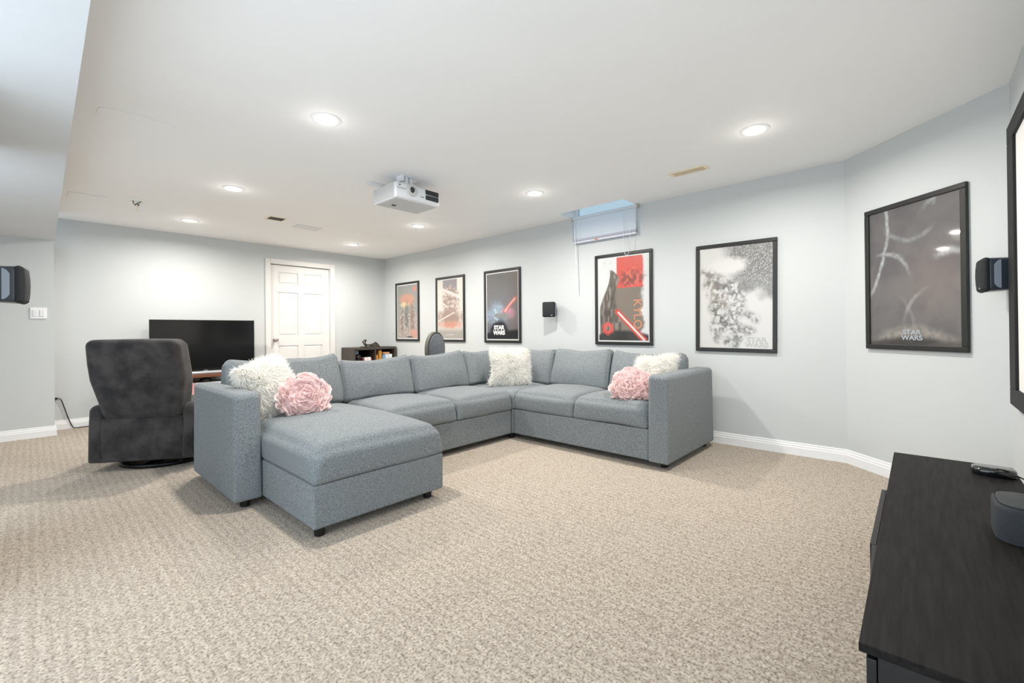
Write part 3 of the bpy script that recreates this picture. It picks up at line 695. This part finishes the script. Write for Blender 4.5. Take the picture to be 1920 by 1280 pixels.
def art6(U, V):
    n = fbm(U, V, 5, 91); n2 = fbm(U, V, 14, 94); n5 = fbm(U, V, 26, 97)
    I = np.ones(U.shape+(3,))*C('6f6c6c'); I = lay(I, ss(.3, .7, n)*.6, '57565a'); I = lay(I, ss(.4, 1, V)*.35, '4a484d'); I = lay(I, blob(U, V, (.75, .45), .4, .3, .9)*.4, '8a7873')
    def arc(c, r, a0, a1, wd, col, k=.9):
        nonlocal I
        X, Y = U-c[0], (V-c[1])*1.45; d = abs(np.hypot(X, Y)-r+.05*(n-.5)); an = np.arctan2(Y, X); m = (1-ss(wd*.2, wd*3.2, d))*ss(a0-.2, a0+.3, an)*(1-ss(a1-.3, a1+.2, an)); I = lay(I, m*k*(.45+.55*ss(.3, .65, n5)), col)
    for a in [((-.9, .85), 1.12, -.7, .35, .010, 'c2c6c8'), ((.95, .75), .42, .8, 2.4, .014, '9a9ea1'), ((.15, .45), .34, .3, 1.7, .010, 'a9adb0'), ((.90, .42), .30, .6, 2.1, .016, 'b6babc', .8), ((.5, 1.0), .36, -2.6, -.9, .012, '9a9fa3', .6), ((.1, .12), .42, -.2, .9, .008, '8f8c8a', .6), ((.9, .1), .5, 2.1, 2.9, .010, 'a3a0a0', .7), ((.5, -.5), .86, .9, 2.2, .03, 'a8a29b', .8), ((.5, -.62), .86, .8, 2.3, .02, '4a4643', .9), ((1.6, .95), .85, 2.7, 3.1, .012, 'c9ccce')]: arc(*a)
    I = lay(I, (1-ss(.0, .05, V-.03*np.sin(U*PI)))*.8, '35322f')
    return I
def text_mesh(body, size, bold=0, spacing=1.0):
    cu = bpy.data.curves.new('lettering', 'FONT'); cu.body = body; cu.size = size; cu.align_x = 'CENTER'; cu.align_y = 'CENTER'; cu.offset = bold; cu.extrude = .0004; cu.space_character = spacing
    o = bpy.data.objects.new('tmp', cu); COL.objects.link(o); bpy.context.view_layer.update()
    me = bpy.data.meshes.new_from_object(o.evaluated_get(bpy.context.evaluated_depsgraph_get())); bpy.data.objects.remove(o); return me
def lettering(t, body, size, x, z, m, y=-.013, bold=0, rot=0, sx=1, spacing=1.0):
    me = text_mesh(body, size, bold, spacing); me.materials.clear(); me.materials.append(m)
    o = obj('lettering', me, None, t); o.location = (x, y, z)
    o.rotation_euler = (Matrix.Rotation(PI/2, 3, 'X') @ Matrix.Rotation(rot, 3, 'Z')).to_euler(); o.scale = (sx, 1, 1)
def poster(label, loc, rotz, art, W=.66, H=.965, border=.012, fb=.033, res=(84, 124), tilt=0):
    t = thing('framed_poster', label, 'poster', loc, rotz, 'framed posters on the walls')
    if tilt: t.rotation_euler = (0, tilt, rotz)
    w2, h2 = W/2, H/2
    for nm, a in (('x', (-w2, w2, h2-fb, h2)), ('x', (-w2, w2, -h2, -h2+fb)), ('z', (-w2, -w2+fb, -h2+fb, h2-fb)), ('z', (w2-fb, w2, -h2+fb, h2-fb))):
        obj('frame_bar', B(a[0], a[1], -.022, -.001, a[2], a[3], .004), M_BLACKFRAME, t)
    obj('backing', B(-w2+fb, w2-fb, -.010, -.002, -h2+fb, h2-fb), mat('poster_paper', 'd6d8d8', .4, coat=.6), t)
    iw, ih = w2-fb-border, h2-fb-border; nu, nv = res
    U, V = np.meshgrid(np.linspace(0, 1, nu), np.linspace(0, 1, nv), indexing='ij')
    I = np.clip(art(U, V)*.80, 0, 1)
    P = np.stack([(U-.5)*2*iw, np.full(U.shape, -.0112), (V-.5)*2*ih], -1).reshape(-1, 3)
    idx = np.arange(nu*nv).reshape(nu, nv); Fq = np.stack([idx[:-1, :-1], idx[1:, :-1], idx[1:, 1:], idx[:-1, 1:]], -1).reshape(-1, 4)
    me = bpy.data.meshes.new('print'); me.from_pydata(P.tolist(), [], Fq.tolist()); me.materials.append(M_PRINT)
    ca = me.color_attributes.new('ink', 'FLOAT_COLOR', 'POINT'); ca.data.foreach_set('color', np.concatenate([I.reshape(-1, 3), np.ones((nu*nv, 1))], 1).astype(np.float32).ravel())
    obj('print', me, None, t)
    return t
RW = -PI/2
poster('framed poster with orange glow, nearest the back corner', (XR, 6.168, 1.36), RW, art1, res=(64, 94), border=.018)
poster('framed cream and pink poster behind the oval-back chair', (XR, 5.074, 1.358), RW, art2, res=(64, 94), border=.016)
p3 = poster('framed dark grey poster with white lettering and a red streak', (XR, 4.012, 1.355), RW, art3, res=(72, 104), border=.016)
ML = mat('ink_white', 'f2f2f4', .4)
lettering(p3, 'STAR', .075, -.055, -.285, ML, bold=.0035, sx=1.1, spacing=.95); lettering(p3, 'WARS', .075, -.055, -.352, ML, bold=.0035, sx=1.05, spacing=.95)
p4 = poster('framed red and grey poster below the window blind', (XR, 2.265, 1.352), RW, art4, border=.014, tilt=.004)
lettering(p4, 'KYLO', .125, .165, -.165, mat('ink_orange', 'b5836a', .4), rot=-PI/2, sx=.95, bold=.003, spacing=1.02)
MR = mat('ink_red', 'cf5650', .4)
bm = bmesh.new()
hexo = [(math.cos(PI/6+k*PI/3), math.sin(PI/6+k*PI/3)) for k in range(6)]
def hexring(bm, r0, r1, y0=-.0122, y1=-.0114):
    A = [[bm.verts.new((c*r, y, s*r)) for c, s in hexo] for r, y in ((r0, y0), (r1, y0))]
    for k in range(6): bm.faces.new((A[0][k], A[0][(k+1) % 6], A[1][(k+1) % 6], A[1][k]))
hexring(bm, .068, .076); hexring(bm, .030, .060); o = obj('emblem', bm, MR, p4); o.location = (-.175, 0, -.31)
p5 = poster('framed pale grey and white brushwork poster right of the sofa', (XR, 1.182, 1.305), RW, art5, border=.001, tilt=.012, res=(110, 160))
MG = mat('ink_grey', 'b9babb', .4)
lettering(p5, 'STAR', .052, .175, -.372, MG, sx=1.25, bold=.0015); lettering(p5, 'WARS', .052, .175, -.416, MG, sx=1.25, bold=.0015)
p6 = poster('framed glossy dark grey poster on the angled wall', (3.833, .018, 1.364), math.atan2(ay, ax), art6, border=.001, res=(100, 146), H=.975, W=.665)
MG6 = mat('ink_pale', 'a7adb6', .4)
lettering(p6, 'STAR', .042, .0, -.372, MG6, sx=1.2, bold=.001); lettering(p6, 'WARS', .042, .0, -.408, MG6, sx=1.2, bold=.001)

# ------------------------------------------------------------------ window blind
bl = thing('window_blind', 'half-raised white slatted blind hanging over the high window', 'blind', (XR-.03, 2.47, 2.02))
BW = .385
obj('headrail', B(-.028, .010, -BW, BW, .245, .275, .003), M_BLIND, bl)
NS = 13
slat = bmesh.new(); sv = []
for k in range(5):
    a = -.012+.006*k; sv.append((a, .0025*(1-(a/.012)**2)))
A = [[slat.verts.new((x, y, z)) for x, z in sv] for y in (-BW+.006, BW-.006)]
for k in range(4): slat.faces.new((A[0][k], A[0][k+1], A[1][k+1], A[1][k]))
bmesh.ops.rotate(slat, verts=slat.verts, cent=(0, 0, 0), matrix=Matrix.Rotation(math.radians(-66), 3, 'Y'))
sme = bpy.data.meshes.new('slat'); slat.to_mesh(sme); slat.free(); sme.materials.append(M_BLIND)
for k in range(NS): obj('slat', sme, None, bl, loc=(-.010, 0, .232-k*.0165))
bm = bmesh.new()
for k in range(4): box(bm, -.022, .004, -BW+.005, BW-.005, .004+k*.006, .008+k*.006, .001, 1)
obj('stacked_slats', bm, M_BLINDRAIL, bl); obj('bottom_rail', B(-.024, .006, -BW+.003, BW-.003, -.022, .0, .004), M_BLINDRAIL, bl)
for y in (BW+.001, -BW-.018): obj('end_bracket', B(-.032, .012, y, y+.017, .238, .279, .002), M_BRACKET, bl)
for y in (-.27, .02, .30):
    bm = bmesh.new(); tube(bm, [(-.025, y, .245), (-.025, y, -.02)], .0014, 6); obj('ladder_cord', bm, M_BLIND, bl)
bm = bmesh.new(); tube(bm, [(-.034, .345, .25), (-.037, .34, .0), (-.034, .325, -.55)], .0042, 8); obj('tilt_wand', bm, M_BLIND, bl, smooth=40)
bm = bmesh.new(); tube(bm, spline([(-.030, -.245, .25), (-.034, -.25, -.02), (-.034, -.26, -.19), (-.034, -.275, -.225), (-.034, -.295, -.225), (-.034, -.31, -.19), (-.034, -.325, -.04), (-.032, -.33, .0)], 6), .0022, 6); obj('lift_cord', bm, M_BLIND, bl, smooth=40)
obj('clip', B(-.03, -.022, .06, .10, -.016, -.006, .002), M_ORANGE, bl)

# ------------------------------------------------------------------ wall loudspeakers
def speaker(label, loc, rotz, tilt=0, off=.06):
    """local: front faces -y; mounting point at origin on the wall behind (+y side)"""
    t = thing('wall_speaker', label, 'loudspeaker', loc, rotz, 'small wall loudspeakers')
    sw, sh_, sd = .150, .172, .10
    mt = Matrix.Translation((0, -off, 0)) @ Matrix.Rotation(tilt, 4, 'Z')
    bm = softbox(sw, sd, sh_, .020, .020, (0, 0, 0, 0), n=6)
    for v in bm.verts:
        k = (v.co.y+sd/2)/sd; v.co.x *= .82+.18*(1-k); v.co.z *= .94+.06*(1-k)
    bmesh.ops.transform(bm, matrix=mt @ Matrix.Translation((0, -sd/2, 0)), verts=bm.verts); obj('cabinet', bm, M_CAB, t, smooth='soft')
    bm = softbox(sw+.004, .034, sh_+.004, .017, .017, (0, .012, 0, 0), n=8)
    bmesh.ops.transform(bm, matrix=mt @ Matrix.Translation((0, -sd+.002, 0)), verts=bm.verts); obj('grille', bm, M_GRILLE, t, smooth='soft')
    for sgn in (-1, 1):                       # pale crescent on each cheek
        bm = bmesh.new(); hh_ = sh_*.42
        arc = [(-sd*.46-.033*math.cos(a), hh_*math.sin(a)) for a in [-PI/2+PI*i/12 for i in range(13)]]
        A = [bm.verts.new((sgn*(sw*.474), y, z)) for y, z in arc]; Bq = [bm.verts.new((sgn*(sw*.46), y, z)) for y, z in arc]
        bm.faces.new(A); bm.faces.new(Bq)
        for k in range(13): bm.faces.new((A[k], A[(k+1) % 13], Bq[(k+1) % 13], Bq[k]))
        bmesh.ops.transform(bm, matrix=mt, verts=bm.verts); obj('side_trim', bm, M_SPKSIDE, t)
    bm = bmesh.new(); box(bm, sw*.22, sw*.34, -sd-.021, -sd-.018, -sh_*.42, -sh_*.38, mtx=mt); obj('badge', bm, M_SILVER, t)
    bm = bmesh.new(); tube(bm, [(0, -.001, 0), (0, -off*.6, 0), mt @ Vector((0, -.006, 0))], .012, 10); box(bm, -.025, .025, -.008, -.0005, -.04, .04, .003); obj('bracket', bm, M_BLACKMETAL, t, smooth=40)
    return t
speaker('small black loudspeaker on the long wall left of the red poster', (XR, 3.165, 1.27), RW, .30, .05)
speaker('black loudspeaker cut off by the left edge of the photo', (-.21, 3.17, 1.265), PI/2, -.12, .085)
speaker('black loudspeaker beside the left edge of the projection screen', (3.385, YC, 1.292), PI, .06, .010)

# ------------------------------------------------------------------ projector
pj = thing('projector', 'white ceiling projector with large round lens', 'projector', (2.155, 3.0, 2.15))
pw, ph, pdp = .435, .126, .33
bm = softbox(pw, pdp, ph, .014, .014, (0, .012, 0, 0), n=10); bmesh.ops.translate(bm, verts=bm.verts, vec=(0, pdp/2, 0)); obj('body', bm, M_PROJ, pj, smooth='soft')
obj('bottom_cover', B(-pw/2+.02, pw/2-.02, .03, pdp-.02, -ph/2-.003, -ph/2+.004, .002), M_PROJGREY, pj)
obj('side_panel', B(-pw/2-.003, -pw/2+.004, .02, pdp-.01, -ph/2+.010, ph/2-.010, .002), M_PROJGREY, pj)
bm = bmesh.new(); lathe(bm, [(.026, -.022), (.044, -.020), (.052, -.010), (.052, .03), (.026, .03), (.026, -.022)], 40, axis='y', cap=False); obj('lens_ring', bm, M_PROJGREY, pj, smooth=40, loc=(-.069, 0, .017))
bm = bmesh.new(); lathe(bm, [(.001, -.016), (.012, -.015), (.026, -.010), (.027, .02), (.001, .02)], 32, axis='y'); obj('lens', bm, M_LENS, pj, smooth=50, loc=(-.069, 0, .017))
for z0, z1 in ((-.030, .008), (.013, .052)):
    g = obj('vent_grille', B(.062, .196, -.014, .01, z0, z1, .003), M_GRATE, pj)
    for k in range(4): obj('slat', B(.066, .192, -.0165, -.013, z0+.004+k*.0085, z0+.0065+k*.0085), M_DARK, g)
obj('seam', B(-pw/2+.004, -.128, -.0125, -.010, .012, .0145), M_SPKSIDE, pj)
obj('badge', B(.012, .045, -.0135, -.011, -.022, -.014), M_SPKSIDE, pj)
obj('sensor', B(-.19, -.178, -.0125, -.009, .032, .042, .002), M_DARK, pj)
obj('adjuster_foot', B(-.12, -.085, .20, .215, -ph/2-.009, -ph/2, .002), M_DARK, pj)
bm = bmesh.new(); box(bm, -.12, .06, .05, .14, .143, .1495, .002); box(bm, -.03, .0, .08, .11, .07, .145); lathe(bm, [(.02, .062), (.02, .145)], 20, (-.06, .09, 0)); box(bm, -.12, .03, .06, .075, .064, .09); box(bm, -.12, -.105, .05, .14, .10, .145)
obj('ceiling_mount', bm, M_PROJ, pj, smooth=40)
for k, x in enumerate((-.15, .10)): obj('mount_arm', B(x, x+.012, .06, .25, .062, .072), M_PROJGREY, pj)
cpz = thing('cable_cover', 'white cable cover plate on the ceiling behind the projector', 'cover plate', (2.02, 3.425, HC))
obj('plate', B(-.075, .075, -.035, .035, -.014, -.0005, .004), M_PROJ, cpz)
bm = bmesh.new(); box(bm, .045, .08, -.034, -.005, -.035, -.0145, .003); tube(bm, spline([(.06, -.02, -.03), (.06, -.035, -.05), (.06, -.05, -.075)], 5), .004, 8); obj('plug', bm, M_CORD, cpz, smooth=40)

# ------------------------------------------------------------------ ceiling fittings
vt = thing('ceiling_vent', 'cream metal ceiling vent near the right wall', 'vent', (3.59, 1.345, HC))
obj('frame', B(-.055, .055, -.15, .15, -.006, -.0005, .002), M_BRASS, vt); obj('duct', B(-.033, .033, -.12, .12, -.007, -.0055), mat('vent_dark', '9c8560', .7), vt)
for k in range(20): obj('slat', B(-.032, .032, -.118+k*.012, -.112+k*.012, -.010, -.006), M_BRASS, vt)
ov = thing('open_duct', 'open dark square duct hole in the ceiling', 'duct', (1.853, 5.24, HC))
bm = bmesh.new()
for a in ((-.095, .095, -.085, -.07), (-.095, .095, .07, .085), (-.095, -.08, -.07, .07), (.08, .095, -.07, .07)): box(bm, a[0], a[1], a[2], a[3], -.006, -.0005)
obj('flange', bm, M_BRASS, ov); obj('opening', B(-.08, .08, -.07, .07, -.002, -.0005), M_DARK, ov)  # flat dark plate paints the shade inside the duct hole
def flat(name, lab, x0, x1, y0, y1, m, th=.006, bev=.002): return tag(obj(name, B(x0, x1, y0, y1, HC-th, HC-.0005, bev), m), lab, 'panel')
flat('access_panel', 'pale grey ceiling panel beside the open duct', 2.125, 2.42, 5.335, 5.53, mat('panel_grey', 'e4e6e8', .6))
flat('access_panel', 'faint white ceiling panel near the left soffit', .235, .485, 5.53, 5.745, M_CEIL)
bm = bmesh.new(); prism(bm, [(.26+.03*(1-abs(math.cos(a)))*0+.36*(.5+.5*math.copysign(abs(math.cos(a))**.5, math.cos(a))), 3.325+.225*(.5+.5*math.copysign(abs(math.sin(a))**.5, math.sin(a)))) for a in [2*PI*i/32 for i in range(32)]], HC-.003, HC-.0005)
tag(obj('ceiling_patch', bm, M_CEIL), 'rounded painted patch on the ceiling near the soffit', 'patch')
sm = thing('detector_mount', 'bare detector mount with loose wires on the ceiling', 'detector mount', (.695, 5.48, HC))
bm = bmesh.new(); lathe(bm, [(.045, -.0005), (.065, -.0005), (.063, -.008), (.045, -.008), (.045, -.0005)], 32, cap=False); obj('ring', bm, M_CEIL, sm, smooth=30)
bm = bmesh.new(); tube(bm, spline([(-.03, 0, -.001), (-.02, .01, -.03), (.015, 0, -.03), (.0, -.01, -.055)], 5), .004, 6); tube(bm, spline([(.03, 0, -.001), (.0, 0, -.025), (-.015, .01, -.045)], 5), .004, 6); obj('wires', bm, M_BRONZE, sm, smooth=40)
bm = bmesh.new(); tube(bm, [(.0, -.01, -.05), (.0, -.01, -.10)], .006, 8); obj('cable_end', bm, M_BRASS, sm, smooth=40)

# ------------------------------------------------------------------ switch, cord
sw = thing('light_switch', 'white double light switch on the left wall', 'light switch', (.059, YL, 1.25))
obj('plate', B(-.058, .058, -.008, -.0005, -.056, .056, .003), M_TRIM, sw)
for x in (-.024, .024): obj('rocker', B(x-.017, x+.017, -.014, -.006, -.033, .033, .003), M_PROJ, sw)
bm = bmesh.new(); box(bm, .172, .20, 6.852, 6.878, .332, .352, .003)
tube(bm, spline([(.198, 6.862, .344), (.225, 6.862, .325), (.25, 6.862, .24), (.28, 6.862, .12), (.312, 6.855, .025), (.335, 6.845, .006), (.39, 6.84, .006), (.47, 6.84, .006), (.62, 6.80, .006)], 6), .0045, 8)
tag(obj('power_cord', bm, M_CORD, smooth=40), 'black power cord plugged in low on the back wall', 'cord')

# ------------------------------------------------------------------ projection screen, console and devices
ps = thing('projection_screen', 'large white projection screen in a black frame', 'screen', (2.09, YC, 1.325))
SWd, SHt, bd = 2.44, 1.37, .085
x1 = 3.30-2.09; x0 = x1-SWd; z1 = SHt/2; fb_ = .17
bm = bmesh.new(); box(bm, x0+.05, x1-.05, .0055, .018, -z1+.05, z1-.05); obj('surface', bm, M_SCREEN, ps)
for a in ((x0, x1, z1-bd, z1), (x0, x1, -z1, -z1+bd), (x0, x0+fb_, -z1+bd, z1-bd), (x1-fb_, x1, -z1+bd, z1-bd)): obj('frame_bar', B(a[0], a[1], .001, .03, a[2], a[3], .004), M_VELVET, ps)

CX0, CX1, CY0, CY1, CT = 1.13, 2.977, -.31, .094, .39
tvc = thing('media_console', 'long low black-brown media console under the projection screen', 'cabinet', (2.05, -.11, 0))
lx0, lx1, ly0, ly1 = CX0-2.05, CX1-2.05, CY0+.11, CY1+.11
obj('top_board', B(lx0, lx1, ly0, ly1, CT-.018, CT, .0015), M_DARKWOOD, tvc)
for x in (lx0+.004, lx0+.6, lx0+1.22, lx1-.022): obj('side_panel', B(x, x+.018, ly0+.005, ly1-.03, .03, CT-.018), M_DARKWOOD2, tvc)
obj('bottom_board', B(lx0+.004, lx1-.004, ly0+.005, ly1-.03, .03, .048), M_DARKWOOD2, tvc); obj('back_panel', B(lx0+.004, lx1-.004, ly0+.001, ly0+.005, .03, CT-.018), M_DARKWOOD2, tvc)
for x in (lx0+.08, lx1-.08):
    for y in (ly0+.06, ly1-.08):
        bm = bmesh.new(); lathe(bm, [(.001, 0), (.02, 0), (.02, .03), (.001, .03)], 16); obj('foot', bm, M_LEG, tvc, smooth=40, loc=(x, y, 0))
def door(x0, x1, off, ang):
    o = obj('cabinet_door', B(0, x1-x0-.004, -.016, 0, .036, CT-.026, .0015), M_DARKWOOD2, tvc, loc=(x0+.002, ly1+off, 0), rot=(0, 0, ang))
door(lx0+1.225, lx1, -.012, 0); door(lx0+.61, lx0+1.225, .020, 0); door(lx0, lx0+.61, -.012, .045)
def pill(bm, a, b, z0, z1, n=40, sup=.55, rnd_=.012):
    pts = [(math.copysign(abs(math.cos(t))**sup, math.cos(t)), math.copysign(abs(math.sin(t))**sup, math.sin(t))) for t in [2*PI*i/n for i in range(n)]]
    lv = [(-.0, z0+.004, .985), (0, z0+.012, 1), (0, z1-rnd_, 1), (0, z1-rnd_*.3, .985), (0, z1, .94)]
    R_ = [[bm.verts.new((a*s*x, b*s*y, z)) for x, y in pts] for _, z, s in lv]
    for p, q in zip(R_, R_[1:]):
        for i in range(n): bm.faces.new((p[i], p[(i+1) % n], q[(i+1) % n], q[i]))
    bm.faces.new(R_[0]); bm.faces.new(R_[-1])
pk = thing('streaming_puck', 'flat glossy black set-top box on the media console', 'set-top box', (2.79, -.235, CT))
bm = bmesh.new(); pill(bm, .055, .068, -.0035, .030, sup=.7, rnd_=.014); obj('body', bm, M_GLOSSBLACK, pk, smooth=60)
bm = bmesh.new(); tube(bm, spline([(-.02, -.065, .012), (-.05, -.09, .006), (-.10, -.12, .004)], 5), .003, 8); obj('cable', bm, M_CORD, pk, smooth=40)
sk = thing('smart_speaker', 'dark grey rounded fabric speaker on the media console', 'loudspeaker', (2.02, -.255, CT))
bm = bmesh.new(); pill(bm, .10, .09, -.003, .104); obj('body', bm, M_SOUNDFAB, sk, smooth=50)
bm = bmesh.new(); pill(bm, .092, .082, .098, .110, rnd_=.004); obj('top_plate', bm, M_SOUNDTOP, sk, smooth=50)
